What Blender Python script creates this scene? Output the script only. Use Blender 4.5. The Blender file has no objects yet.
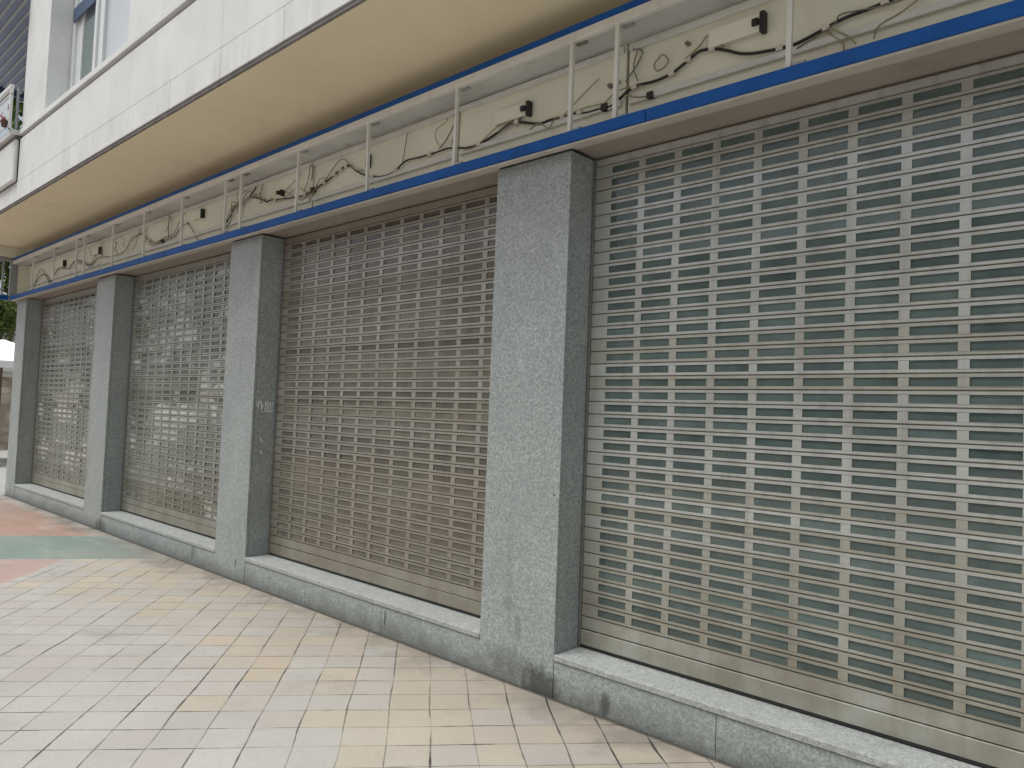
import bpy, bmesh, math, random
from mathutils import Vector, Matrix
R = math.radians
random.seed(7)
sc = bpy.context.scene
COL = sc.collection

# ------------------------------------------------------------------ node helpers
class NT:
    def __init__(s, name):
        s.m = bpy.data.materials.new(name); s.m.use_nodes = True
        s.t = s.m.node_tree; s.n = s.t.nodes
        s.out = s.n['Material Output']; s.b = s.n['Principled BSDF']
        s._pos = None
    def link(s, a, b): s.t.links.new(a, b)
    def put(s, v, sock):
        if isinstance(v, bpy.types.NodeSocket): s.link(v, sock)
        elif isinstance(v, tuple) and len(v) == 3 and sock.type == 'RGBA': sock.default_value = (*v, 1)
        else: sock.default_value = v
    def pos(s):
        if s._pos is None: s._pos = s.n.new('ShaderNodeNewGeometry').outputs['Position']
        return s._pos
    def mapped(s, scale=(1,1,1), rot=(0,0,0), loc=(0,0,0), v=None):
        m = s.n.new('ShaderNodeMapping')
        s.link(v or s.pos(), m.inputs[0])
        m.inputs['Location'].default_value = loc
        m.inputs['Rotation'].default_value = rot; m.inputs['Scale'].default_value = scale
        return m.outputs[0]
    def noise(s, scale, detail=3, rough=.55, v=None, dist=0):
        n = s.n.new('ShaderNodeTexNoise'); s.link(v or s.pos(), n.inputs['Vector'])
        n.inputs['Scale'].default_value = scale; n.inputs['Detail'].default_value = detail
        n.inputs['Roughness'].default_value = rough; n.inputs['Distortion'].default_value = dist
        return n.outputs['Fac']
    def voro(s, scale, v=None, out='Color'):
        n = s.n.new('ShaderNodeTexVoronoi'); s.link(v or s.pos(), n.inputs['Vector'])
        n.inputs['Scale'].default_value = scale
        return n.outputs[out]
    def white(s, v, out='Value'):
        n = s.n.new('ShaderNodeTexWhiteNoise'); n.noise_dimensions = '3D'; s.link(v, n.inputs['Vector']); return n.outputs[out]
    def math(s, op, a, b=0.0, c=0.0, clamp=False):
        n = s.n.new('ShaderNodeMath'); n.operation = op; n.use_clamp = clamp
        s.put(a, n.inputs[0]); s.put(b, n.inputs[1]); s.put(c, n.inputs[2]); return n.outputs[0]
    def mr(s, v, a, b, c=0.0, d=1.0, smooth=False):
        n = s.n.new('ShaderNodeMapRange'); n.interpolation_type = 'SMOOTHSTEP' if smooth else 'LINEAR'
        s.put(v, n.inputs[0])
        for i, q in enumerate((a, b, c, d)): n.inputs[i+1].default_value = q
        return n.outputs[0]
    def ramp(s, v, stops, interp='LINEAR'):
        n = s.n.new('ShaderNodeValToRGB'); s.link(v, n.inputs[0]); e = n.color_ramp.elements
        n.color_ramp.interpolation = interp
        while len(e) > 1: e.remove(e[-1])
        e[0].position = stops[0][0]; e[0].color = (*stops[0][1], 1)
        for p, c in stops[1:]:
            q = e.new(p); q.color = (*c, 1)
        return n.outputs['Color']
    def mix(s, f, a, b, mode='MIX'):
        n = s.n.new('ShaderNodeMix'); n.data_type = 'RGBA'; n.blend_type = mode
        s.put(f, n.inputs[0]); s.put(a, n.inputs[6]); s.put(b, n.inputs[7]); return n.outputs[2]
    def xyz(s, v=None):
        n = s.n.new('ShaderNodeSeparateXYZ'); s.link(v or s.pos(), n.inputs[0]); return n.outputs
    def comb(s, x, y, z):
        n = s.n.new('ShaderNodeCombineXYZ')
        for i, q in enumerate((x, y, z)): s.put(q, n.inputs[i])
        return n.outputs[0]
    def bump(s, h, strength=.3, dist=.01):
        n = s.n.new('ShaderNodeBump'); n.inputs['Strength'].default_value = strength; n.inputs['Distance'].default_value = dist
        s.link(h, n.inputs['Height']); s.link(n.outputs[0], s.b.inputs['Normal'])
    def fin(s, col=None, rough=None, metal=None, spec=None):
        if col is not None: s.put(col, s.b.inputs['Base Color'])
        if rough is not None: s.put(rough, s.b.inputs['Roughness'])
        if metal is not None: s.put(metal, s.b.inputs['Metallic'])
        if spec is not None: s.put(spec, s.b.inputs['Specular IOR Level'])
        return s.m

def painted(name, col, rough=.6, var=.12, scale=3.0, metal=0.0, dirt=0.0, dirtcol=(.12,.1,.08), bump=0, spec=.5):
    t = NT(name)
    n = t.noise(scale, 5); f = t.noise(scale*14, 3)
    c = t.mix(t.mr(n, .3, .7), tuple(x*(1-var) for x in col), tuple(min(1, x*(1+var*.6)) for x in col))
    c = t.mix(t.mr(f, .35, .7, 0, var), c, tuple(x*.75 for x in col))
    if dirt:
        d = t.noise(scale*2.3, 6, .65, t.mapped((1,1,.35)))
        c = t.mix(t.mr(d, .55, .75, 0, dirt), c, dirtcol)
    if bump: t.bump(f, bump, .004)
    return t.fin(c, rough, metal, spec)

# ------------------------------------------------------------------ materials
def granite(name, light=(.45,.49,.475), mid=(.30,.33,.32), dark=(.13,.145,.14), stains=()):
    t = NT(name)
    w = t.voro(170); g = t.xyz(w)[0]
    w2 = t.voro(75); g2 = t.xyz(w2)[1]
    c = t.ramp(g, [(0, dark), (.09, dark), (.2, mid), (.62, mid), (.72, light), (1, tuple(min(1, x*1.25) for x in light))])
    c = t.mix(.5, c, t.ramp(g2, [(0, tuple(x*.75 for x in mid)), (.5, mid), (1, light)]))
    c = t.mix(t.mr(t.noise(30, 4, .7), .4, .7, 0, .25), c, tuple(x*.8 for x in mid))
    n = t.noise(2.2, 5, .6); c = t.mix(t.mr(n, .35, .7, 0, .4), c, tuple(x*.72 for x in mid))
    st = t.noise(5, 5, .65, t.mapped((1.6,1.6,.22))); c = t.mix(t.mr(st, .55, .8, 0, .45), c, (.17,.185,.18))
    # grime splashed up from the pavement
    z = t.xyz()[2]; n3 = t.noise(7, 5, .7)
    h = t.math('SUBTRACT', t.math('MULTIPLY', n3, .22), z)
    c = t.mix(t.mr(h, -.02, .1, 0, .6), c, (.085,.082,.07))
    # individual stains: (x, z, radius x, radius z, strength)
    X, Y, Z = t.xyz()
    n4 = t.noise(16, 5, .7)
    for (sx, sz, rx, rz, k) in stains:
        d = t.math('SQRT', t.math('ADD', t.math('POWER', t.math('DIVIDE', t.math('SUBTRACT', X, sx), rx), 2.0),
                                  t.math('POWER', t.math('DIVIDE', t.math('SUBTRACT', Z, sz), rz), 2.0)))
        d = t.math('ADD', d, t.math('MULTIPLY', t.math('SUBTRACT', n4, .5), 1.6))
        c = t.mix(t.mr(d, .5, 1.0, k, 0), c, (.045,.047,.042))
    t.bump(g2, .12, .001)
    return t.fin(c, t.mr(n, .3, .7, .42, .6))
M = {}
M['granite'] = granite('granite')
M['granite_stained'] = granite('granite_stained', stains=[(-.09,.03,.16,.13,.8),(-.3,.12,.25,.09,.35),(-.26,.3,.03,.10,.3),(-.33,.42,.06,.05,.2),
      (.33,.06,.035,.07,.7),(-1.42,.1,.012,.08,.8),(-3.44,.14,.02,.04,.7),(-4.25,.1,.05,.09,.4),(-6.6,.04,.2,.1,.6),(-.035,1.05,.008,.008,1)])
M['granite_top'] = granite('granite_top', light=(.50,.515,.50), mid=(.36,.375,.365), dark=(.12,.12,.12))

def tiles():
    t = NT('pavement_tiles')
    th = R(49.3)
    P = t.mapped(rot=(0,0,-th))
    a, b, _ = t.xyz(P)
    S = .2
    wob = t.noise(1.1, 2); wob2 = t.noise(.9, 2, v=t.mapped(loc=(9,4,1)))
    a2 = t.math('DIVIDE', t.math('ADD', a, t.math('MULTIPLY', t.math('SUBTRACT', wob, .5), .05)), S)
    b2 = t.math('DIVIDE', t.math('ADD', b, t.math('MULTIPLY', t.math('SUBTRACT', wob2, .5), .05)), S)
    a2 = t.math('ADD', a2, .16); b2 = t.math('ADD', b2, .68)
    ia, ib = t.math('FLOOR', a2), t.math('FLOOR', b2)
    fa, fb = t.math('FRACT', a2), t.math('FRACT', b2)
    cell = t.comb(ia, ib, 3.7)
    r1 = t.white(cell); r2 = t.white(t.comb(ia, ib, 8.1)); r3 = t.white(t.comb(ia, ib, 1.3))
    X, Y, Z = t.xyz()
    ca, cb = t.math('MULTIPLY', t.math('ADD', ia, .34), S), t.math('MULTIPLY', t.math('ADD', ib, -.18), S)
    CX = t.math('SUBTRACT', t.math('MULTIPLY', ca, math.cos(th)), t.math('MULTIPLY', cb, math.sin(th)))
    CYY = t.math('ADD', t.math('MULTIPLY', ca, math.sin(th)), t.math('MULTIPLY', cb, math.cos(th)))
    # each paver its own cast colour
    c = t.ramp(r1, [(0,(.415,.395,.37)),(.25,(.445,.43,.405)),(.45,(.43,.395,.37)),(.72,(.465,.45,.42)),(.9,(.425,.42,.40)),(1,(.46,.43,.40))], 'LINEAR')
    # less worn ochre pavers along the shopfront
    nn = t.noise(.55, 2, v=t.comb(CX, CYY, 0.0))
    near = t.math('ADD', t.mr(CYY, -1.9, -.35), t.mr(nn, .35, .7, -.4, .3))
    near = t.math('MINIMUM', near, .82)
    isy = t.math('GREATER_THAN', t.math('MULTIPLY', near, t.mr(CX, -6.5, -4.5)), t.math('ADD', .30, t.math('MULTIPLY', r2, .72)))
    yel = t.ramp(r3, [(0,(.48,.395,.275)),(.5,(.51,.435,.32)),(1,(.46,.39,.30))])
    c = t.mix(t.math('MULTIPLY', isy, t.mr(r1, 0, 1, .55, .95)), c, yel)
    # painted zones at the far end
    ed = t.noise(3.0, 5, .7); edm = t.math('MULTIPLY', t.math('SUBTRACT', ed, .5), .10)
    Pb = t.mapped(rot=(0,0,-R(54.5))); _, pb, _ = t.xyz(Pb)
    pbe = t.math('ADD', pb, edm)
    wear = t.noise(2.2, 6, .65, t.mapped(rot=(0,0,-R(54.5)), scale=(.6,1.6,1)))
    grn = t.ramp(wear, [(.3,(.105,.185,.165)),(.55,(.145,.235,.21)),(.68,(.23,.30,.27)),(.74,(.42,.44,.40))])
    red = t.ramp(wear, [(.3,(.32,.145,.10)),(.55,(.39,.21,.15)),(.72,(.47,.36,.30))])
    pnk = t.ramp(wear, [(.3,(.41,.23,.21)),(.6,(.45,.30,.275)),(.75,(.48,.42,.39))])
    mred = t.math('MULTIPLY', t.mr(pbe, 4.93, 4.97), t.mr(pbe, 7.2, 9.0, 1, 0))
    mgrn = t.math('MULTIPLY', t.mr(pb, 3.70, 3.72), t.mr(pbe, 4.93, 4.97, 1, 0))
    mp = t.math('MULTIPLY', t.mr(pb, 3.70, 3.72, 1, 0), t.mr(t.math('ADD', a, edm), -3.95, -3.91, 1, 0))
    # bare strip along the wall foot
    bare = t.mr(t.math('ADD', Y, t.math('MULTIPLY', edm, 2.5)), -.24, -.1, 1, .15)
    c = t.mix(t.math('MULTIPLY', mred, bare), c, red)
    c = t.mix(t.math('MULTIPLY', mgrn, t.mr(Y, -.2, .03, 1, .35)), c, grn)
    c = t.mix(mp, c, pnk)
    # joints: the two directions differ, some joints are filled
    da = t.math('MINIMUM', fa, t.math('SUBTRACT', 1.0, fa)); db = t.math('MINIMUM', fb, t.math('SUBTRACT', 1.0, fb))
    jn = t.noise(2.1, 4, .6); jn2 = t.noise(13, 3)
    wa = t.math('MULTIPLY', t.mr(jn, .36, .7, .009, .03), t.mr(jn2, .3, .7, .6, 1.3))
    jn3 = t.noise(1.7, 4, .6, t.mapped(loc=(3,8,0)))
    wb = t.math('MULTIPLY', t.mr(jn3, .36, .7, .011, .026), t.mr(jn2, .3, .7, .5, 1.4))
    ja = t.math('LESS_THAN', da, wa); jb = t.math('LESS_THAN', db, wb)
    # faint height/contrast of each joint
    far = t.math('MAXIMUM', t.mr(mgrn, 0, 1, 0, 1), t.math('MAXIMUM', mred, mp))
    ka = t.math('MULTIPLY', ja, t.mr(jn, .34, .62, .3, .95)); kb = t.math('MULTIPLY', jb, t.mr(jn3, .34, .6, .35, .85))
    k = t.math('MULTIPLY', t.math('MAXIMUM', ka, kb), t.mr(far, 0, 1, 1, .25))
    # foot grime, gum spots, fine grain
    gr = t.noise(95, 2, .7); c = t.mix(t.mr(gr, .35, .75, 0, .28), c, (.24,.225,.21))
    gl = t.noise(1.3, 6, .62); c = t.mix(t.mr(gl, .42, .7, 0, .38), c, (.30,.285,.27)); c = t.mix(t.mr(t.noise(24, 4, .7), .45, .75, 0, .22), c, (.27,.255,.235))
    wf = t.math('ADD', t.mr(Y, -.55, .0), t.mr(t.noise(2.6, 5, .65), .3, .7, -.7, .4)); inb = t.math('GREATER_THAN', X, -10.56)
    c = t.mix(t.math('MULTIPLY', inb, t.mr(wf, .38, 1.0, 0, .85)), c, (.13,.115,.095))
    sp = t.noise(1.9, 6, .7, t.mapped(loc=(7,3,0))); c = t.mix(t.mr(sp, .56, .74, 0, .5), c, (.2,.185,.165))
    gm = t.n.new('ShaderNodeTexVoronoi'); gm.inputs['Scale'].default_value = 2.3; t.link(t.pos(), gm.inputs['Vector'])
    gsel = t.math('GREATER_THAN', t.xyz(gm.outputs['Color'])[0], .45)
    gd = t.math('ADD', gm.outputs['Distance'], t.math('MULTIPLY', t.noise(60, 2), .03))
    c = t.mix(t.math('MULTIPLY', t.mr(gd, .05, .068, .8, 0), gsel), c, (.12,.115,.11))
    c = t.mix(.27, c, (.185,.18,.165))
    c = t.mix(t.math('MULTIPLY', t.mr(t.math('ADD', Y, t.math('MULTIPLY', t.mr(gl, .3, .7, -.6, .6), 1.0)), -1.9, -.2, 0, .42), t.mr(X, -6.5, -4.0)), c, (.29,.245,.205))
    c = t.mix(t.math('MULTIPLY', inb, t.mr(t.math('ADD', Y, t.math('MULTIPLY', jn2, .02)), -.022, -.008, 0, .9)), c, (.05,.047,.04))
    c = t.mix(k, c, (.04,.036,.032))
    hgt = t.math('SUBTRACT', t.math('MULTIPLY', gr, .15), t.math('ADD', k, t.math('MULTIPLY', r2, .12)))
    t.bump(hgt, .35, .004)
    return t.fin(c, t.mr(gr, .3, .7, .55, .75), 0, .35)
M['tiles'] = tiles()

def aluminium(name, base=(.50,.515,.465)):
    t = NT(name)
    at = t.n.new('ShaderNodeAttribute'); at.attribute_name = 'tone'
    tone = at.outputs['Fac']
    c = t.ramp(tone, [(0,(base[0]*.80,base[1]*.76,base[2]*.66)),(.35,(base[0]*.93,base[1]*.91,base[2]*.86)),(.7,base),(1,tuple(x*1.1 for x in base))])
    n = t.noise(3, 6, .65, t.mapped((1,1,.5))); c = t.mix(t.mr(n, .46, .7, 0, .4), c, (.22,.20,.165))
    n2 = t.noise(120, 2, .6, t.mapped((.12,1,1))); c = t.mix(t.mr(n2, .4, .75, 0, .18), c, (.2,.19,.17))
    n3 = t.noise(9, 4, .65, t.mapped((1.6,1,.14))); c = t.mix(t.mr(n3, .5, .74, 0, .4), c, (.23,.215,.18))
    z = t.xyz()[2]; c = t.mix(t.math('MULTIPLY', t.mr(z, 1.1, .3), t.mr(t.noise(4, 4), .35, .65, .25, .75)), c, (.25,.215,.16))
    return t.fin(c, t.mr(n, .3, .7, .34, .5), .5)
M['slat'] = aluminium('shutter_aluminium', (.53,.555,.52))
M['slat_taupe'] = aluminium('shutter_taupe', (.415,.405,.355))  # same metal as the near shutter; its grazing reflection and dust put into colour
M['slat_dull'] = aluminium('shutter_dull', (.43,.455,.41))  # same metal again, base darkened for how it reflects at a grazing view
M['rail_alu'] = painted('guide_aluminium', (.22,.22,.2), .45, .1, 4, .5)
M['rubber'] = painted('black_rubber', (.02,.02,.02), .7)

def hc_base(h): return h
def insert(name, haze, k, patchy=False):
    t = NT(name); n = t.n
    d = n.new('ShaderNodeBsdfDiffuse'); g = n.new('ShaderNodeBsdfGlossy'); tr = n.new('ShaderNodeBsdfTransparent')
    tr.inputs[0].default_value = (.86,.9,.87,1); g.inputs['Roughness'].default_value = .06
    at = n.new('ShaderNodeAttribute'); at.attribute_name = 'tone'
    nz = t.noise(5, 5, .65); hc = t.mix(t.mr(nz, .35, .7), haze, tuple(x*.6 for x in haze))
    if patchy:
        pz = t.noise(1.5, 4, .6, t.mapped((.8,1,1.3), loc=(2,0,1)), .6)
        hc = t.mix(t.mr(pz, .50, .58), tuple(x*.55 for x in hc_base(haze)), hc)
        hc = t.mix(t.mr(t.noise(2.2, 4, .65, t.mapped((.7,1,1.5), loc=(5,0,2))), .52, .60, 0, .9), hc, (.66,.67,.63))  # pale patches: broken bright reflections painted into the insert colour
    t.put(hc, d.inputs[0])
    m1 = n.new('ShaderNodeMixShader'); t.link(tr.outputs[0], m1.inputs[1]); t.link(d.outputs[0], m1.inputs[2])
    t.put(t.math('MULTIPLY', t.mr(at.outputs['Fac'], 0, 1, 1.2, .75), k), m1.inputs[0])
    m2 = n.new('ShaderNodeMixShader'); fr = n.new('ShaderNodeFresnel'); fr.inputs[0].default_value = 1.52
    t.link(fr.outputs[0], m2.inputs[0]); t.link(m1.outputs[0], m2.inputs[1]); t.link(g.outputs[0], m2.inputs[2])
    t.link(m2.outputs[0], t.out.inputs[0]); t.n.remove(t.b)
    return t.m
M['insert_clear'] = insert('clear_plastic', (.27,.365,.34), .40)
M['insert_dusty'] = insert('dusty_plastic', (.25,.235,.19), .72)
M['insert_painted_reflection'] = insert('reflection_tinted_plastic', (.30,.335,.295), .85, True)

def pane(name, col, var=.4, rough=.07, scale=1.4):
    t = NT(name)
    n = t.noise(scale, 5, .6, t.mapped((1,1,.5))); n2 = t.noise(scale*.6, 2, .5, t.mapped((1.4,1,.3), loc=(3,0,2)))
    c = t.mix(t.mr(n, .3, .7), tuple(x*(1-var) for x in col), tuple(x*(1+var*.5) for x in col))
    c = t.mix(t.mr(n2, .4, .62, 0, .5), c, tuple(x*.45 for x in col))
    return t.fin(c, rough, 0, .6)
M['pane_teal'] = pane('green_glass', (.18,.30,.275), .45)
M['pane_beige'] = pane('papered_glass', (.34,.31,.25), .3)
M['pane_grey'] = pane('grey_glass', (.3,.31,.28), .4)
M['mullion'] = painted('dark_mullion', (.05,.06,.06), .4)
M['upper_glass'] = pane('upper_glass', (.20,.26,.26), .15, .03)
M['pale_glass'] = pane('pale_glass', (.66,.72,.74), .04, .08, .5)  # bright sky reflected in the upper window is put into this pale colour

def fascia_stone():
    t = NT('white_stone_cladding')
    X, Y, Z = t.xyz()
    c = t.mix(t.mr(t.noise(2.0, 6, .65), .3, .7), (.60,.62,.605), (.71,.73,.715))
    st = t.noise(3.5, 4, .6, t.mapped((2.0,2.0,.3))); low = t.mr(Z, 4.1, 3.8)
    c = t.mix(t.math('MULTIPLY', t.mr(st, .48, .72, 0, .5), t.math('ADD', low, .12)), c, (.50,.50,.485))
    c = t.mix(t.mr(t.noise(40, 3), .4, .75, 0, .12), c, (.55,.55,.53))
    return t.fin(c, .65, 0, .3)
M['white_stone'] = fascia_stone()
M['joint'] = painted('sooty_joint', (.20,.195,.185), .9, .35, 9)
M['soffit'] = painted('tan_soffit_paint', (.83,.75,.53), .8, .07, 1.2, dirt=.12, dirtcol=(.45,.38,.25))
M['lintel'] = painted('brownish_lintel_paint', (.32,.285,.245), .7, .12, 2.5, dirt=.3)
M['blue'] = painted('blue_enamel', (.004,.085,.33), .5, .2, 7, dirt=.22, dirtcol=(.02,.06,.16), spec=.25)
M['white_metal'] = painted('white_lacquer', (.66,.67,.62), .45, .1, 5, dirt=.3, dirtcol=(.3,.28,.22))
M['cream_lip'] = painted('cream_lacquer', (.50,.47,.41), .55, .12, 5, dirt=.35, dirtcol=(.24,.2,.15))
M['panel'] = painted('cream_back_panel', (.77,.78,.63), .6, .1, 1.3, dirt=.4, dirtcol=(.55,.48,.34))
M['box_grey'] = painted('grey_box_lid', (.58,.60,.57), .6, .18, 2.2, dirt=.5, dirtcol=(.25,.25,.24))
M['black'] = painted('black_plastic', (.015,.015,.014), .5)
M['tie'] = painted('white_tape', (.66,.63,.53), .6)
M['oldwire'] = painted('yellowed_wire', (.34,.30,.17), .6)
M['greywire'] = painted('dull_wire', (.20,.185,.15), .6)
M['steel'] = painted('grey_steel', (.33,.35,.36), .45, .1, 4, .3)
M['ceiling_slats'] = painted('blue_grey_boards', (.22,.27,.39), .6, .15, 3)
M['navy'] = painted('navy_trim', (.05,.085,.16), .5)
M['white_frame'] = painted('white_frame', (.66,.69,.69), .4, .05, 3)
M['railing'] = painted('white_railing', (.7,.71,.71), .4, .05)
M['redflower'] = painted('crimson_petals', (.50,.02,.07), .6, .3, 30)
M['terracotta'] = painted('dark_pot', (.10,.06,.05), .7)
M['canvas'] = painted('white_canvas', (.80,.80,.79), .8, .03)
M['brownpole'] = painted('brown_pole', (.12,.085,.06), .5)
M['wicker'] = painted('black_wicker', (.02,.02,.022), .6)
M['bark'] = painted('bark', (.10,.08,.06), .9, .3, 8)
M['scratch'] = painted('chalky_scratch', (.72,.74,.73), .8)
M['wallbody'] = painted('rendered_wall', (.45,.43,.4), .8)
M['facing_render'] = painted('facing_render', (.48,.46,.41), .85)
M['dark_room'] = painted('dark_room', (.06,.06,.055), .9)
def leafmat(name, c1, c2):
    t = NT(name)
    oi = t.n.new('ShaderNodeAttribute'); oi.attribute_name = 'tone'
    c = t.mix(oi.outputs['Fac'], c1, c2)
    t.b.inputs['Subsurface Weight'].default_value = 0
    tl = t.n.new('ShaderNodeBsdfTranslucent'); t.put(c, tl.inputs[0])
    mx = t.n.new('ShaderNodeMixShader'); mx.inputs[0].default_value = .35
    t.fin(c, .55)
    t.link(t.b.outputs[0], mx.inputs[1]); t.link(tl.outputs[0], mx.inputs[2]); t.link(mx.outputs[0], t.out.inputs[0])
    return t.m
M['leaf'] = leafmat('leaf_green', (.06,.14,.02), (.24,.38,.09))
M['leaf2'] = leafmat('leaf_yellow_green', (.07,.12,.025), (.24,.30,.09))
def stonewall():
    t = NT('rubble_stone')
    v = t.xyz(t.voro(2.6, t.mapped((1,1,1.7))))[0]
    c = t.ramp(v, [(0,(.36,.31,.24)),(.5,(.48,.42,.33)),(1,(.56,.50,.42))])
    e = t.voro(2.6, t.mapped((1,1,1.7)), 'Distance'); c = t.mix(t.mr(e, .35, .6, 0, .6), c, (.2,.17,.13))
    return t.fin(c, .9)
M['rubble'] = stonewall()

# ------------------------------------------------------------------ mesh helpers
def box(bm, x0, x1, y0, y1, z0, z1):
    v = [bm.verts.new(p) for p in ((x0,y0,z0),(x1,y0,z0),(x1,y1,z0),(x0,y1,z0),(x0,y0,z1),(x1,y0,z1),(x1,y1,z1),(x0,y1,z1))]
    for f in ((3,2,1,0),(4,5,6,7),(0,1,5,4),(1,2,6,5),(2,3,7,6),(3,0,4,7)): bm.faces.new([v[i] for i in f])
def tube(bm, pts, r, n=6, cap=True):
    pts = [Vector(p) for p in pts]; rings = []
    rr = r if isinstance(r, (list, tuple)) else [r]*len(pts)
    for i, p in enumerate(pts):
        d = (pts[min(i+1, len(pts)-1)] - pts[max(i-1, 0)]).normalized()
        a = d.cross(Vector((0,.3,1)) if abs(d.z) < .9 else Vector((1,0,0))).normalized(); b = d.cross(a)
        rings.append([bm.verts.new(p + (a*math.cos(2*math.pi*k/n) + b*math.sin(2*math.pi*k/n))*rr[i]) for k in range(n)])
    for i in range(len(rings)-1):
        for k in range(n): bm.faces.new((rings[i][k], rings[i][(k+1)%n], rings[i+1][(k+1)%n], rings[i+1][k]))
    if cap: bm.faces.new(rings[0][::-1]); bm.faces.new(rings[-1])
def smooth_pts(pts, k=6):
    P = [Vector(p) for p in pts]; out = []
    for i in range(len(P)-1):
        p0, p1, p2, p3 = P[max(i-1,0)], P[i], P[i+1], P[min(i+2,len(P)-1)]
        for j in range(k):
            t = j/k
            out.append(.5*((2*p1)+(p2-p0)*t+(2*p0-5*p1+4*p2-p3)*t*t+(3*p1-p0-3*p2+p3)*t**3))
    out.append(P[-1]); return out
def obj(name, bm, mat, parent=None, bevel=0, smooth=False, base=None):
    """one mesh object; vertices are given in world space and stored relative to the thing's base"""
    me = bpy.data.meshes.new(name)
    off = Vector((0,0,0)); p = parent
    while p is not None: off += p.location; p = p.parent
    if base is not None: off += Vector(base)
    bmesh.ops.translate(bm, verts=bm.verts[:], vec=-off)
    if smooth:
        for f in bm.faces: f.smooth = True
    bm.to_mesh(me); bm.free()
    o = bpy.data.objects.new(name, me); COL.objects.link(o)
    if base is not None: o.location = base
    for m in (mat if isinstance(mat, (list, tuple)) else [mat]): me.materials.append(m)
    if parent: o.parent = parent
    if bevel:
        md = o.modifiers.new('bevel', 'BEVEL'); md.width = bevel; md.segments = 2; md.limit_method = 'ANGLE'
    return o
def boxes(name, bs, mat, parent=None, bevel=0):
    bm = bmesh.new()
    for b in bs: box(bm, *b)
    return obj(name, bm, mat, parent, bevel)
def tag(o, label=None, cat=None, group=None, kind=None):
    if label: o['label'] = label
    if cat: o['category'] = cat
    if group: o['group'] = group
    if kind: o['kind'] = kind
    return o
def thing(name, loc, label, cat, group=None):
    o = bpy.data.objects.new(name, None); COL.objects.link(o); o.location = loc; o.empty_display_size = .2
    return tag(o, label, cat, group)

# ------------------------------------------------------------------ ground
bm = bmesh.new()
v = [bm.verts.new(p) for p in ((-400,-400,0),(400,-400,0),(400,400,0),(-400,400,0))]; bm.faces.new(v)
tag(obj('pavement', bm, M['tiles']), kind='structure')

# ------------------------------------------------------------------ the building
TOP = 2.9; REC = .212
PIL = [(-10.543,-10.079), (-7.160,-6.595), (-3.821,-3.288), (-.546,0.0), (2.76,3.30)]
SILL = [.200, .201, .213, .223]
bld = thing('corner_building', (-3.6, .6, 0), 'pale corner building with granite pillars, tan soffit and white stone upper floor above shuttered shops', 'building')
XL, XR = -10.543, 3.30
for i, (l, r) in enumerate(PIL):
    p = boxes('pillar', [(l+.024, r-.024, .026, .62, 0, TOP)], M['granite'], bld)
    g = M['granite_stained'] if i in (1,2,3) else M['granite']
    boxes('front_panel', [(l, r, 0, .0235, 0, TOP-.003)], g, p, .0025)
    boxes('side_panel', [(r-.0235, r-.001, .0255, REC+.10, 0, TOP-.004)], g, p, .002)
    boxes('side_panel', [(l+.001, l+.0235, .0255, REC+.10, 0, TOP-.004)], g, p, .002)
    if i == 3: p['label'] = 'widest pillar in view with a dark stained foot'
    if i == 2:
        p['label'] = 'pillar with pale scratches on its inner side'
        x = r-.0005
        for st in ([(.03,1.50),(.045,1.44),(.06,1.50),(.075,1.5),(.08,1.43),(.095,1.48),(.11,1.42),(.115,1.5),(.125,1.5),(.13,1.42),(.14,1.49),(.148,1.42),(.158,1.5),(.165,1.43),(.178,1.5),(.178,1.415),(.07,1.413),(.175,1.42)],
                   [(.08,1.2),(.095,1.17),(.09,1.16)], [(.09,1.09),(.1,1.06)]):
            bm = bmesh.new(); tube(bm, [(x, a, b) for a, b in st], .0048, 4); obj('scratch_mark', bm, M['scratch'], p)
sillobjs = []
for i in range(4):
    l, r = PIL[i][1]+.002, PIL[i+1][0]-.002; h = SILL[i]
    s = None
    # the riser is clad in slabs with open vertical joints
    n = 3; w = (r-l)/n
    bs = [(l+k*w+(0 if k == 0 else .0015), l+(k+1)*w-(0 if k == n-1 else .0015), .003, .03, 0, h-.033) for k in range(n)]
    bs.append((l, r, .033, .33, 0, h-.034))
    s = boxes('sill', bs, M['granite_stained'], bld, .0015)
    boxes('top_slab', [(l, r, -.004, .34, h-.031, h)], M['granite_top'], s, .004)
# lintels, front wall behind the sign, closing walls
for i in range(4):
    l, r = PIL[i][1], PIL[i+1][0]
    lt = boxes('lintel', [(l+.001, r-.001, .035, .62, TOP+.012, TOP+.10)], M['lintel'], bld)
    boxes('edge_strip', [(l+.001, r-.001, -.010, .033, TOP+.008, TOP+.06)], M['cream_lip'], lt, .002)
boxes('front_wall', [(XL, XR, .16, .62, TOP+.102, 4.45)], M['wallbody'], bld)
boxes('side_wall', [(XL-.002, XL+.25, .625, 7.0, 0, 4.45), (XL+.26, XR, 6.8, 7.0, 0, 4.45), (XR-.25, XR, .625, 6.79, 0, 4.45)], M['wallbody'], bld)
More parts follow.
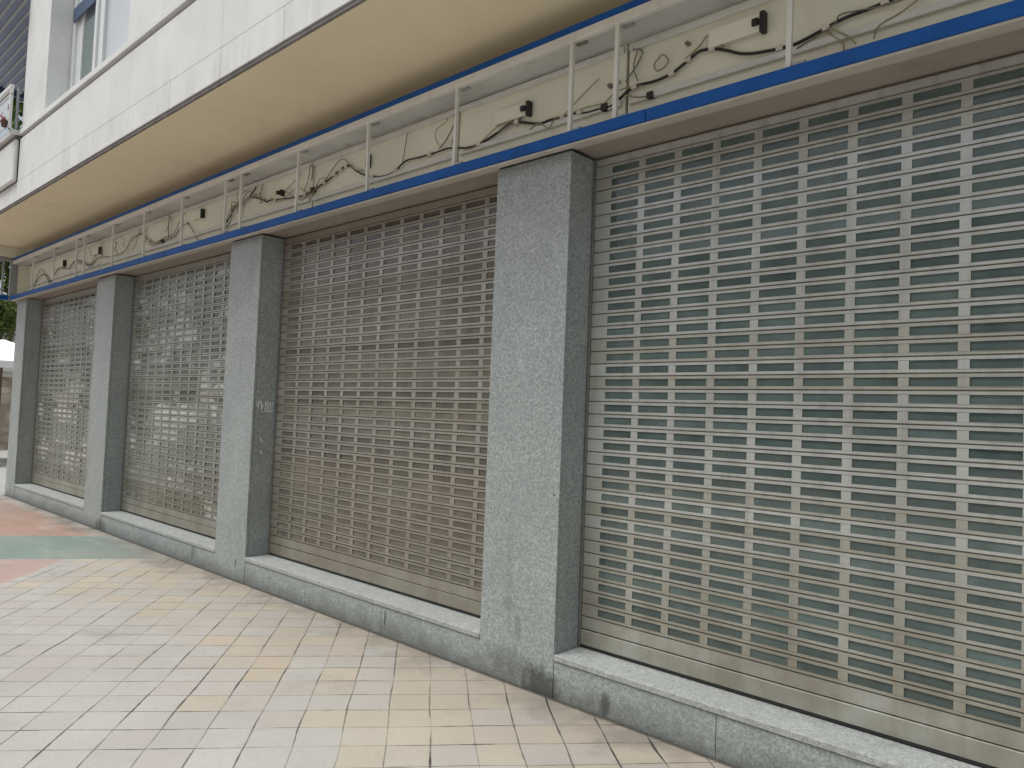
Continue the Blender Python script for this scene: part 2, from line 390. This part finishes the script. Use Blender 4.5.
# shop windows behind the shutters
for i in range(4):
    l, r = PIL[i][1]-.02, PIL[i+1][0]+.02
    f = boxes('shop_window', [(l, r, .40, .46, SILL[i]-.01, SILL[i]+.222), (l, r, .40, .46, TOP-.12, TOP+.01),
                              (l, l+.05, .401, .459, SILL[i]+.224, TOP-.122), (r-.05, r, .401, .459, SILL[i]+.224, TOP-.122)], M['mullion'], bld)
    boxes('pane', [(l+.051, r-.051, .425, .435, SILL[i]+.224, TOP-.122)], [M['pane_grey'], M['pane_grey'], M['pane_beige'], M['pane_teal']][i], f)
    for x in ([l+1.0, l+1.95] if i < 3 else [l+1.52]):
        boxes('mullion', [(x-.014, x+.014, .395, .424, SILL[i]+.225, TOP-.123)], M['mullion'], f)
    boxes('backing', [(l, r, .50, .52, .0, TOP)], M['dark_room'], f)
# overhang
YF = -.775
boxes('soffit', [(-10.70, XR+.6, YF+.03, .159, 3.70, 3.78)], M['soffit'], bld)
boxes('end_beam', [(-10.70, -10.60, YF+.03, .158, 3.56, 3.697)], M['panel'], bld)
fa = None
bs = [(-10.70+.775*k, -10.70+.775*(k+1)-.002, YF, YF+.028, 3.731, 3.953) for k in range(4)]
xs = [-7.6 + .843*k for k in range(0, 15)]
for a, b in zip(xs, xs[1:]): bs.append((a+.0015, b-.0015, YF, YF+.028, 3.731, 3.953))
bs += [(-7.6+1.686*k+.0012, -7.6+1.686*(k+1)-.0012, YF, YF+.028, 3.956, 4.455) for k in range(7)]
fa = boxes('stone_fascia', bs, M['white_stone'], bld, .0015)
boxes('drip_edge', [(-10.70, XR+.6, YF+.010, YF+.029, 3.703, 3.728)], M['joint'], fa)
boxes('fascia_core', [(-7.58, XR+.6, YF+.03, .15, 3.79, 4.498)], M['joint'], fa)
boxes('sill_ledge', [(-7.6, XR+.6, YF-.014, YF+.33, 4.50, 4.56)], M['white_stone'], bld, .004)
# upper storey
boxes('pilaster', [(-7.56, -6.70, YF, -.42, 4.563, 7.6)], M['white_stone'], bld, .003)
boxes('upper_wall', [(-4.35, XR+.6, YF+.002, -.42, 4.564, 7.6), (-6.698, -4.352, -.44, -.42, 4.564, 7.6)], M['white_stone'], bld)
W = -.54
uw = boxes('upper_window', [(-6.685, -6.60, W-.02, W+.06, 4.575, 7.4), (-6.40, -6.375, W-.01, W+.06, 4.66, 7.4), (-5.97, -5.90, W-.02, W+.06, 4.575, 7.4), (-5.78,-5.69, W-.02, W+.06, 4.575, 7.4),
     (-6.599, -5.971, W-.021, W+.061, 4.576, 4.658)], M['white_frame'], bld, .004)
boxes('frame_infill', [(-6.598, -6.402, W+.005, W+.04, 4.66, 7.4), (-5.898, -5.782, W+.005, W+.04, 4.575, 7.4)], M['white_frame'], uw)
boxes('transom', [(-6.64, -5.965, W-.035, W-.022, 5.60, 5.76)], M['navy'], uw, .006)
boxes('pane', [(-6.374, -5.972, W+.012, W+.03, 4.66, 7.4)], M['upper_glass'], uw)
boxes('sky_pale_pane', [(-5.688, -4.36, W+.01, W+.03, 4.575, 7.4)], M['pale_glass'], uw)  # reflected sky held in the pane colour
# balcony beyond the pilaster
bal = boxes('balcony', [(-10.70, -7.615, YF-.05, YF-.001, 3.957, 4.452), (-10.70, -7.615, YF+.03, .15, 3.785, 4.45)], M['white_stone'], bld, .02)
boxes('joint_band', [(-10.69, -7.625, YF-.042, -.31, 4.453, 4.498)], M['joint'], bal)
boxes('ledge', [(-10.71, -7.61, YF-.085, -.31, 4.50, 4.56)], M['white_stone'], bal, .004)
bu = boxes('boarded_ceiling', [(-10.9, -7.562, -1.0, 2.2, 6.16, 6.3)], M['ceiling_slats'], bld)
boxes('board_batten', [(-10.88, -7.57, -1.0+.1*k, -1.0+.1*k+.03, 6.142, 6.159) for k in range(32)], M['steel'], bu)
boxes('edge_beam', [(-10.98, -10.905, -1.0, 2.2, 6.08, 6.3)], M['navy'], bu)
rl = boxes('balcony_railing', [(-10.7, -7.60, -.905, -.865, 5.03, 5.07), (-10.7, -7.60, -.897, -.873, 4.945, 4.965), (-7.63, -7.60, -.90, -.87, 4.56, 5.029), (-9.3,-9.27,-.90,-.87,4.56,4.944)], M['railing'], bld, .003)
boxes('glass_panel', [(-10.6, -7.66, -.89, -.882, 4.60, 4.93)], M['pale_glass'], rl)
bm = bmesh.new()
tube(bm, [(-7.615, -.82, 4.565), (-7.615, -.82, 5.06)], .016, 8)
for z in (4.65, 4.76, 4.87, 4.97): tube(bm, [(-7.615, -.82, z), (-7.57, -.80, z+.02)], .009, 6)
obj('end_post', bm, M['steel'], rl)

fl = thing('flower_pot', (-7.66, -.93, 4.60), 'small pot of crimson flowers at the balcony corner by the white railing', 'flower pot')
bm = bmesh.new(); tube(bm, [(-7.66,-.93,4.565),(-7.66,-.93,4.64)], [.025,.04], 10); obj('pot', bm, M['terracotta'], fl)
rnd = random.Random(3); bm = bmesh.new()
for k in range(46):
    c = Vector((-7.66+rnd.gauss(0,.03), -.935+rnd.gauss(0,.03), 4.665+rnd.gauss(0,.03)))
    if k > 38: c = Vector((-7.64+rnd.gauss(0,.015), -.90, 4.79+rnd.gauss(0,.02)))
    q = Matrix.Rotation(rnd.random()*6, 3, 'X') @ Matrix.Rotation(rnd.random()*6, 3, 'Z')
    bm.faces.new([bm.verts.new(c + q @ Vector(p)*.016) for p in ((-1,-.7,0),(1,-.7,0),(.8,.8,.2),(-.8,.8,.2))])
obj('blossoms', bm, M['redflower'], fl)

# ------------------------------------------------------------------ roller shutters
PITCH, HZ, HW, HP = .0685, .0362, .173, .2135
def shutter(i, label):
    l, r = PIL[i][1]+.004, PIL[i+1][0]-.004; zb = SILL[i]+.004
    rnd = random.Random(40+i)
    t = thing('roller_shutter', ((l+r)/2, REC, zb), label, 'shutter', 'closed roller shutters between the granite pillars')
    gx = .010
    boxes('guide_rail', [(l, l+gx, REC-.012, REC+.04, zb, TOP)], M['rail_alu'], t, .003)
    boxes('guide_rail', [(r-gx, r, REC-.012, REC+.04, zb, TOP)], M['rail_alu'], t, .003)
    bm = bmesh.new()
    bmr = bmesh.new(); box(bmr, l+gx, r-gx, REC-.002, REC+.02, zb+.002, zb+.014)
    box(bm, l+gx, r-gx, REC-.006, REC+.018, zb+.0145, zb+.094)
    bb = obj('bottom_bar', bm, M[['slat_dull','slat_dull','slat_taupe','slat'][i]], t, .004)
    a = bb.data.attributes.new('tone', 'FLOAT', 'FACE')
    for d in a.data: d.value = .45
    obj('rubber_seal', bmr, M['rubber'], bb)
    SM = M[['slat_dull','slat_dull','slat_taupe','slat'][i]]
    # curtain
    bm = bmesh.new(); tone = bm.faces.layers.float.new('tone')
    bi = bmesh.new(); tonei = bi.faces.layers.float.new('tone')
    x0, x1 = l+gx+.001, r-gx-.001
    first = l + .115; cols = []
    x = first
    while x + HW < x1 - .02: cols.append((x, x+HW)); x += HP
    if x1 - .03 - x > .06: cols.append((x, x1-.03))
    xb = [x0] + [q for c in cols for q in c] + [x1]
    z = zb+.096; k = 0; sag = rnd.uniform(0, 6)
    def quad(b, lay, pts, tn):
        pts = [(x, y + .0016*math.sin(2.1*x+sag) + .0012*math.sin(5.3*x+4*z_), z_ + .0016*math.sin(1.1*x+sag+2*z_)) for x, y, z_ in pts]
        f = b.faces.new([b.verts.new(p) for p in pts]); f[lay] = tn
    while z < TOP - .004:
        zt = min(z+PITCH, TOP-.002); g = .0035
        tl = rnd.gauss(0, .011) ; yo = rnd.uniform(-.0012, .0012)
        tn = max(0, min(1, rnd.gauss(.66, .15)))
        if rnd.random() < .18: tn *= .35
        zc = (z+zt)/2
        Yf = lambda zz: REC + yo + tl*(zz-zc)
        za, zd = z+g, zt-g
        holes = k > 0 and zt - z > PITCH*.99
        h0, h1 = zc-HZ/2, zc+HZ/2
        def strip(xa, xb_, za_, zb_):
            quad(bm, tone, ((xa,Yf(za_),za_),(xb_,Yf(za_),za_),(xb_,Yf(zb_),zb_),(xa,Yf(zb_),zb_)), tn)
        if not holes: strip(x0, x1, za, zd)
        else:
            strip(x0, x1, za, h0); strip(x0, x1, h1, zd)
            for j in range(0, len(xb), 2): strip(xb[j], xb[j+1], h0, h1)
            dp = .003
            for (ca, cb) in cols:
                A = [(ca,h0),(cb,h0),(cb,h1),(ca,h1)]
                for m in range(4):
                    p, q = A[m], A[(m+1)%4]
                    quad(bm, tone, ((p[0],Yf(p[1]),p[1]),(p[0],Yf(p[1])+dp,p[1]),(q[0],Yf(q[1])+dp,q[1]),(q[0],Yf(q[1]),q[1])), tn*.8)
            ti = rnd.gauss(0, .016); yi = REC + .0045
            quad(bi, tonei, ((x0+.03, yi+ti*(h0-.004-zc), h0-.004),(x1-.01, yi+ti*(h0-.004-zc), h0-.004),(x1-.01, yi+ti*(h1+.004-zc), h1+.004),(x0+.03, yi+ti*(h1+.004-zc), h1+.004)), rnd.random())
        # rolled edges and the hinge groove
        for zz, zo in ((za, za-.0028), (zd, zd+.0028)):
            p = ((x0,Yf(zz),zz),(x1,Yf(zz),zz),(x1,REC+.011,zo),(x0,REC+.011,zo))
            quad(bm, tone, p if zo > zz else p[::-1], tn*.7)
        quad(bm, tone, ((x0,REC+.0112,zt-g-.003),(x1,REC+.0112,zt-g-.003),(x1,REC+.0112,zt+g+.003),(x0,REC+.0112,zt+g+.003)), 0)
        z = zt; k += 1
    obj('curtain', bm, SM, t)
    obj('slot_glazing', bi, [M['insert_painted_reflection'], M['insert_painted_reflection'], M['insert_dusty'], M['insert_clear']][i], t)
shutter(3, 'largest roller shutter with green-tinted slots, at the right end beside the stained pillar')
shutter(2, 'roller shutter with brownish slots between the scratched pillar and the widest pillar')
shutter(1, 'narrow-looking roller shutter with some bright slots, left of the scratched pillar')
shutter(0, 'farthest and smallest roller shutter, next to the end pillar at the street corner')

# ------------------------------------------------------------------ gutted sign box
FY = -.08; BY = .13
sg = thing('sign_frame', (-3.6, FY, TOP), 'long gutted sign box with blue rails, bare white bars and loose cables above the shutters', 'sign frame')
SX0, SX1 = -10.62, XR
for q in range(5):
    boxes('lower_rail', [(SX0+2.784*q, SX0+2.784*(q+1)-.0025, FY-.004, -.035, TOP+.004+.0012*(q%2), TOP+.065+.0012*(q%2))], M['blue'], sg, .006)
boxes('lower_lip', [(SX0, SX1, FY+.006, -.030, TOP-.008, TOP+.0035)], M['cream_lip'], sg, .002)
boxes('upper_rail', [(SX0, SX1, FY+.005, FY+.034, 3.50, 3.54)], M['blue'], sg, .004)
boxes('upper_lip', [(SX0, SX1, FY+.002, FY+.034, 3.447, 3.4995)], M['white_metal'], sg, .004)
boxes('box_lid', [(SX0, SX1, FY+.035, BY+.002, 3.449, 3.46)], M['box_grey'], sg)
boxes('box_floor', [(SX0, SX1, -.034, BY+.002, TOP+.062, TOP+.072)], M['white_metal'], sg)
segs = [(-10.6,-7.50),(-7.485,-5.17),(-5.155,-2.75),(-2.735,-1.05),(-1.035,.25),(.265,SX1)]
for a, b in segs:
    boxes('back_panel', [(a+.002, b-.002, BY, BY+.02, TOP+.073, 3.4485)], M['panel'], sg)
for a, b in segs:
    d = .006 if segs.index((a,b)) % 2 else 0
    boxes('panel_rail', [(a+.01, b-.01, BY-.022, BY-.001, 3.404-d, 3.436-d)], M['white_metal'], sg, .004)
    boxes('panel_rail', [(a+.02, b-.02, BY-.022, BY-.001, 3.117-d, 3.15-d)], M['white_metal'], sg, .004)
bars = [(.323,.326),(.036,.035),(-.861,-.855),(-1.744,-1.759),(-2.658,-2.653),(-3.554,-3.572),(-3.844,-3.847),(-4.717,-4.746),(-5.641,-5.66),(-6.538,-6.557),(-7.469,-7.49),(-7.761,-7.78),(-8.635,-8.66),(-9.59,-9.61),(1.206,1.212),(2.10,2.105)]
for k, (xb_, xt) in enumerate(bars):
    bm = bmesh.new(); w = .011
    vs = [bm.verts.new(p) for p in ((xb_-w,FY+.006,TOP+.060),(xb_+w,FY+.006,TOP+.060),(xb_+w,FY+.026,TOP+.060),(xb_-w,FY+.026,TOP+.060),
                                    (xt-w,FY+.006,3.452),(xt+w,FY+.006,3.452),(xt+w,FY+.026,3.452),(xt-w,FY+.026,3.452))]
    for f in ((3,2,1,0),(4,5,6,7),(0,1,5,4),(1,2,6,5),(2,3,7,6),(3,0,4,7)): bm.faces.new([vs[i] for i in f])
    b = obj('bar', bm, M['white_metal'], sg)
    boxes('bracket', [(xt+.012, xt+.075, FY+.03, FY+.05, 3.436, 3.4465)], M['greywire'] if k in (1,6,5) else M['steel'], b)
    boxes('foot_clip', [(xb_+.014, xb_+.07, FY+.01, FY+.04, TOP+.070, TOP+.082)], M['steel'], b)
# end return of the sign frame at the street corner
er = boxes('end_frame', [(-10.66, -10.622, -.10, .0, TOP-.005, 3.545), (-10.66, -10.622, -.72, -.101, 3.485, 3.545), (-10.655, -10.627, -.20, -.175, TOP+.07, 3.484), (-10.655,-10.627,-.50,-.475,TOP+.07,3.484)], M['steel'], sg, .003)
boxes('blue_rail', [(-10.66, -10.622, -.72, -.101, TOP+.0, TOP+.066)], M['blue'], er, .004)
boxes('end_panel', [(-10.645, -10.623, .002, BY+.03, TOP-.005, 3.445)], M['panel'], sg)
# cables: runs are polylines on the back panel (x, z)
CY = BY-.014
runs = [
 [(-.96,3.150),(-.839,3.148),(-.697,3.179),(-.562,3.219),(-.485,3.204),(-.391,3.174),(-.318,3.157),(-.266,3.161),(-.188,3.159),(-.095,3.154),(.003,3.137),(.09,3.135),(.168,3.131),(.227,3.160),(.27,3.183),(.328,3.198),(.413,3.193),(.468,3.193),(.535,3.204),(.577,3.22),(.647,3.255),(.691,3.270),(.742,3.263),(.785,3.25),(.84,3.224),(.899,3.193),(.957,3.175),(1.036,3.163),(1.102,3.156),(1.175,3.157),(1.294,3.184),(1.376,3.202),(1.488,3.208),(1.7,3.235),(2.2,3.3),(2.7,3.25)],
 [(-3.406,3.235),(-3.172,3.205),(-2.933,3.183),(-2.845,3.182),(-2.692,3.198),(-2.594,3.223),(-2.483,3.248),(-2.269,3.306),(-2.143,3.241),(-2.052,3.196),(-1.95,3.160),(-1.834,3.137),(-1.699,3.137),(-1.623,3.168),(-1.548,3.194),(-1.423,3.188),(-1.254,3.185),(-1.111,3.185),(-.96,3.152)],
 [(-4.25,3.09),(-4.190,3.142),(-4.105,3.206),(-4.02,3.28),(-3.912,3.273),(-3.756,3.321),(-3.532,3.262),(-3.448,3.227),(-3.406,3.235)],
 [(-3.901,3.14),(-3.905,3.2),(-3.912,3.273)], [(-3.756,3.321),(-3.648,3.392)],
 [(-7.342,3.202),(-6.879,3.175),(-6.631,3.214),(-6.505,3.307),(-6.440,3.332),(-6.237,3.330),(-6.118,3.307),(-5.960,3.221),(-5.796,3.173),(-5.583,3.168),(-5.322,3.185),(-5.190,3.252),(-5.029,3.276),(-4.9,3.19),(-4.764,3.068)],
 [(-8.6,3.2),(-8.4,3.29),(-8.1,3.22),(-7.8,3.16),(-7.55,3.22),(-7.342,3.202)],
 [(-10.2,3.1),(-9.9,3.24),(-9.6,3.2),(-9.4,3.08),(-9.1,3.26),(-8.8,3.22),(-8.6,3.2)]]
for k, rn in enumerate(runs):
    bm = bmesh.new(); tube(bm, smooth_pts([(x, CY-.004, z) for x, z in rn], 5), .0075 if k < 1 else .006 if k < 5 else .0045, 7)
    c = obj('cable', bm, M['black'] if k < 5 else M['greywire'], sg, smooth=True)
rw = random.Random(21)
for k, rn in enumerate(runs[:3]+runs[5:]):
    for q in range(3 if k < 3 else 2):
        i0 = rw.randrange(0, max(1, len(rn)-6)); seg = rn[i0:i0+rw.randint(4, 7)]
        if len(seg) < 3: continue
        bm = bmesh.new(); tube(bm, smooth_pts([(x+rw.gauss(0,.02), CY-.012, z+rw.gauss(.0,.028)) for x, z in seg], 5), .0035, 5)
        obj('loose_wire', bm, M[rw.choice(['oldwire','greywire','black'])], sg, smooth=True)
for k in range(16):
    x = rw.uniform(-9.5, -1.0); z = 3.39; pts = [(x, CY-.008, z)]
    for q in range(4): x += rw.gauss(0,.05); z -= rw.uniform(.02,.07); pts.append((x, CY-.008-rw.random()*.02, z))
    bm = bmesh.new(); tube(bm, smooth_pts(pts, 5), .0032, 5); obj('loose_wire', bm, M[rw.choice(['oldwire','greywire'])], sg, smooth=True)
ties = [(-.83,3.150),(-.515,3.212),(-.16,3.158),(-.04,3.148),(.315,3.197),(.536,3.205),(.627,3.248),(.755,3.262),(1.09,3.157),(1.294,3.184),(1.53,3.215),(-2.83,3.183),(-2.56,3.231),(-2.42,3.265),(-2.27,3.302),(-2.34,3.287),(-1.93,3.155),(-1.655,3.153),(-1.30,3.186),(-3.30,3.212),(-5.96,3.223),(-5.04,3.277)]
for (x, z) in ties:
    bm = bmesh.new(); box(bm, x-.016, x+.016, CY-.016, CY+.013, z-.013, z+.013); obj('cable_tie', bm, M['tie'], sg, .003)
# yellowed thin wires hanging loose, and stubs at the panel joints
wires = [[(.30,3.40),(.36,3.37),(.32,3.3),(.26,3.24)], [(.33,3.38),(.31,3.30),(.34,3.22)], [(.47,3.30),(.44,3.28),(.45,3.24),(.49,3.24),(.52,3.27),(.49,3.31),(.46,3.30)],
 [(-1.08,3.41),(-1.06,3.30),(-1.09,3.20)], [(-1.02,3.40),(-1.12,3.26),(-1.2,3.2)], [(-2.76,3.41),(-2.78,3.30),(-2.84,3.2)], [(-2.73,3.4),(-2.74,3.28)],
 [(-6.92,3.34),(-6.95,3.24),(-6.86,3.18)], [(-5.44,3.42),(-5.46,3.3),(-5.44,3.18)], [(.10,3.14),(.2,3.20),(.3,3.20),(.38,3.185)], [(.26,3.165),(.35,3.13),(.44,3.12)],
 [(1.30,3.18),(1.38,3.12),(1.42,3.07)], [(1.29,3.17),(1.36,3.10),(1.37,3.06)], [(1.49,3.07),(1.51,3.12),(1.60,3.15),(1.72,3.22),(1.78,3.3)], [(.62,3.25),(.69,3.29),(.735,3.33),(.765,3.29),(.82,3.25)], [(-.58,3.215),(-.50,3.255),(-.45,3.27)], [(-.68,3.185),(-.6,3.2),(-.45,3.235)], [(-.16,3.15),(0,3.25),(.09,3.30)]]
for k, rn in enumerate(wires):
    bm = bmesh.new(); tube(bm, smooth_pts([(x, CY-.006-(k%3)*.004, z) for x, z in rn], 5), .0035 if k % 2 else .0045, 5)
    obj('loose_wire', bm, M['oldwire'] if k in (2,9,10,11,12,13,14,17) else M['greywire'], sg, smooth=True)
# lamp drivers screwed to the panel: pale boxes with a black end
for (x1_, z0_, z1_, ln, sock) in [(1.012,3.255,3.352,.27,1),(-.418,3.225,3.312,.27,1),(-1.987,3.235,3.330,.02,0),(-3.19,3.235,3.285,.02,1),(-4.68,3.276,3.365,.22,0),(-7.48,3.258,3.345,.2,0),(-8.83,3.25,3.337,.2,0)]:
    d = boxes('lamp_driver', [(x1_-ln, x1_-.014, BY-.035, BY-.001, z0_+.005, z1_-.002)], M['panel'], sg, .003) if ln > .05 else boxes('lamp_driver', [(x1_-.03, x1_-.014, BY-.02, BY-.001, z0_+.01, z1_-.01)], M['panel'], sg)
    boxes('end_cap', [(x1_-.0135, x1_+.010, BY-.04, BY-.001, z0_, z1_)], M['black'], d, .003)
    if sock: boxes('plug', [(x1_-.045, x1_-.014, BY-.055, BY-.036, (z0_+z1_)/2-.016, (z0_+z1_)/2+.016)], M['black'], d, .004)
# screw holes and connectors
for (x, z) in [(-.63,3.52)]: pass
for (x, z, s) in [(.205,3.255,.011),(.16,3.245,.011),(.14,3.475,.0),(.62,3.33,.009),(.13,3.135,.02),(-2.72,3.2,.022),(.415,3.125,.018),(-5.62,3.172,.02)]:
    if s: boxes('connector', [(x-s, x+s, CY-.018, BY-.001, z-s*.9, z+s*.9)], M['black'] if s > .012 else M['greywire'], sg, .003)

# ------------------------------------------------------------------ beyond the corner
CAM = Vector((2.46940264, -3.06732769, 1.46225952))
wl = boxes('stone_wall', [(-22.0, -21.5, -3.0, 16.0, 0, 1.98)], M['rubble'])
tag(wl, 'beige rubble stone wall across the street, seen past the end pillar', 'wall')
boxes('coping', [(-22.06, -21.44, -3.05, 16.05, 1.983, 2.06)], M['wallbody'], wl)
hb = boxes('far_house', [(-52, -44, -4, 26, 0, 6.6)], M['wallbody'])
tag(hb, 'pale house far behind the trees, glimpsed through the end of the sign', 'house')
boxes('window', [(-44.05, -43.98, y, y+1.3, z, z+1.5) for y in (0,3,6,9,12,15) for z in (1.0,4.2)], M['mullion'], hb)
# parasol
px, py = -17.0, 1.30
pa = thing('parasol', (px, py, 0), 'white canvas parasol on a brown pole beyond the end pillar', 'parasol')
bm = bmesh.new(); n = 8; apex = bm.verts.new((px, py, 2.72))
ring = [bm.verts.new((px+1.35*math.cos(2*math.pi*k/n+.2), py+1.35*math.sin(2*math.pi*k/n+.2), 2.20)) for k in range(n)]
ring2 = [bm.verts.new((v_.co.x, v_.co.y, 2.05)) for v_ in ring]
mid = [bm.verts.new((px+.7*math.cos(2*math.pi*k/n+.2), py+.7*math.sin(2*math.pi*k/n+.2), 2.50)) for k in range(n)]
for k in range(n):
    j = (k+1) % n
    bm.faces.new((apex, mid[k], mid[j])); bm.faces.new((mid[k], ring[k], ring[j], mid[j])); bm.faces.new((ring[k], ring2[k], ring2[j], ring[j]))
obj('canopy', bm, M['canvas'], pa)
bm = bmesh.new(); tube(bm, [(px,py,.05),(px,py,2.75)], .028, 10); obj('pole', bm, M['brownpole'], pa)
bm = bmesh.new(); tube(bm, [(px,py,.001),(px,py,.08)], [.28,.22], 16); obj('base', bm, M['wallbody'], pa)
# chair
cx, cy = -15.9, .78
ch = thing('terrace_chair', (cx, cy, 0), 'black wicker terrace chair standing under the white parasol', 'chair')
boxes('seat', [(cx-.24, cx+.24, cy-.24, cy+.24, .40, .46)], M['wicker'], ch, .02)
boxes('backrest', [(cx-.25, cx-.20, cy-.25, cy+.25, .47, .88)], M['wicker'], ch, .02)
for s in (-1, 1):
    boxes('armrest', [(cx-.195, cx+.22, cy+s*.25-.025, cy+s*.25+.025, .62, .66), (cx+.18, cx+.22, cy+s*.25-.02, cy+s*.25+.02, .46, .619)], M['wicker'], ch, .01)
    for q in (-1, 1):
        boxes('leg', [(cx+q*.21-.02, cx+q*.21+.02, cy+s*.21-.02, cy+s*.21+.02, 0, .399)], M['wicker'], ch)

def tree(x, y, h, rad, seed, mat, label, leaves=3600, leafsize=.13, low=.35):
    rnd = random.Random(seed)
    t = thing('street_tree', (x, y, 0), label, 'tree', 'trees across the street')
    bm = bmesh.new()
    tube(bm, [(x,y,0),(x+.05,y,h*.25),(x-.05,y+.1,h*.55),(x,y,h*.8)], [.2,.15,.1,.04], 9)
    tips = []
    for k in range(13):
        a = rnd.random()*6.28; z0 = h*rnd.uniform(low, .62); L = rad*rnd.uniform(.5, .95)
        tip = Vector((x+L*math.cos(a), y+L*math.sin(a), z0+h*rnd.uniform(.05,.34)))
        tube(bm, [(x,y,z0), (x+(tip.x-x)*.5, y+(tip.y-y)*.5, z0+(tip.z-z0)*.6), tuple(tip)], [.06,.04,.012], 6); tips.append(tip)
    obj('trunk', bm, M['bark'], t)
    tips += [Vector((x+rnd.gauss(0,rad*.4), y+rnd.gauss(0,rad*.4), h*rnd.uniform(low+.1,1))) for _ in range(22)]
    bm = bmesh.new(); lay = bm.faces.layers.float.new('tone')
    per = leaves//len(tips)
    for tp in tips:
        cr = rad*rnd.uniform(.16,.33); tn = rnd.random()
        for _ in range(per):
            d = Vector((rnd.gauss(0,1), rnd.gauss(0,1), rnd.gauss(0,.75))); d = d.normalized()*cr*rnd.random()**.4
            q = Matrix.Rotation(rnd.random()*6.3, 3, 'Z') @ Matrix.Rotation(rnd.gauss(.5,.5), 3, 'X')
            s = leafsize*rnd.uniform(.6,1.3)
            f = bm.faces.new([bm.verts.new(tp+d+q @ Vector(p)*s) for p in ((0,-1,0),(.5,-.1,.12),(0,1,0),(-.5,-.1,.12))])
            f[lay] = max(0, min(1, tn*.6+rnd.random()*.4))
    obj('crown', bm, mat, t)
tree(-32, 6.8, 17, 4.6, 5, M['leaf'], 'tall leafy green tree behind the stone wall and the parasol', leaves=12000, leafsize=.25, low=.2)
tree(-28.5, 2.7, 7.6, 2.9, 9, M['leaf2'], 'small yellowish green tree just above the stone wall beside the end pillar', leaves=9000, leafsize=.17, low=.32)

ob = boxes('added_block', [(-34, 40, -40, -29, 0, 11.5)], M['facing_render'])  # invented and out of view; added to screen low sky and fill reflections
tag(ob, 'unseen block added opposite, behind the viewpoint, to cut the low sky and be reflected', 'building')
boxes('window', [(x, x+1.5, -29.05, -28.98, z, z+1.7) for x in range(-32, 39, 4) for z in (1.2, 4.4, 7.6)], M['upper_glass'], ob)
# ------------------------------------------------------------------ light
w = bpy.data.worlds.new('World'); sc.world = w; w.use_nodes = True
nt = w.node_tree; bg = nt.nodes['Background']
sky = nt.nodes.new('ShaderNodeTexSky'); sky.sky_type = 'NISHITA'; sky.sun_disc = False
az, el = R(-160), R(69)
sky.sun_elevation = el; sky.sun_rotation = az; sky.air_density = 1.0; sky.dust_density = 4.0; sky.ozone_density = 1.0
hs = nt.nodes.new('ShaderNodeHueSaturation'); hs.inputs['Saturation'].default_value = .45
nt.links.new(sky.outputs[0], hs.inputs['Color']); nt.links.new(hs.outputs[0], bg.inputs[0])
bg.inputs[1].default_value = .085
sl = bpy.data.lights.new('sun', 'SUN'); sl.energy = 2.05; sl.angle = R(40); sl.color = (.975, 1, .955)
so = bpy.data.objects.new('sun', sl); COL.objects.link(so)
d = Vector((math.sin(az)*math.cos(el), math.cos(az)*math.cos(el), math.sin(el)))
so.rotation_euler = d.to_track_quat('Z', 'Y').to_euler(); so.location = d*30

# ------------------------------------------------------------------ camera
yaw, pit, rol = R(-42.78639463), R(2.42332789), R(2.18958293)
fw = Vector((math.sin(yaw)*math.cos(pit), math.cos(yaw)*math.cos(pit), math.sin(pit)))
rt = Vector((math.cos(yaw), -math.sin(yaw), 0)); up = rt.cross(fw)
r2 = rt*math.cos(rol) + up*math.sin(rol); u2 = -rt*math.sin(rol) + up*math.cos(rol)
cam = bpy.data.cameras.new('camera'); co = bpy.data.objects.new('camera', cam); COL.objects.link(co)
m = Matrix((r2, u2, -fw)).transposed().to_4x4(); m.translation = CAM; co.matrix_world = m
cam.sensor_width = 36; cam.lens = 741.7924/1024*36; cam.clip_end = 2000; cam.clip_start = .05
sc.camera = co
vs = sc.view_settings; vs.view_transform = 'Standard'; vs.look = 'None'; vs.gamma = 1; vs.exposure = 0.68; vs.use_curve_mapping = False
sc.cycles.max_bounces = 8; sc.cycles.transparent_max_bounces = 12
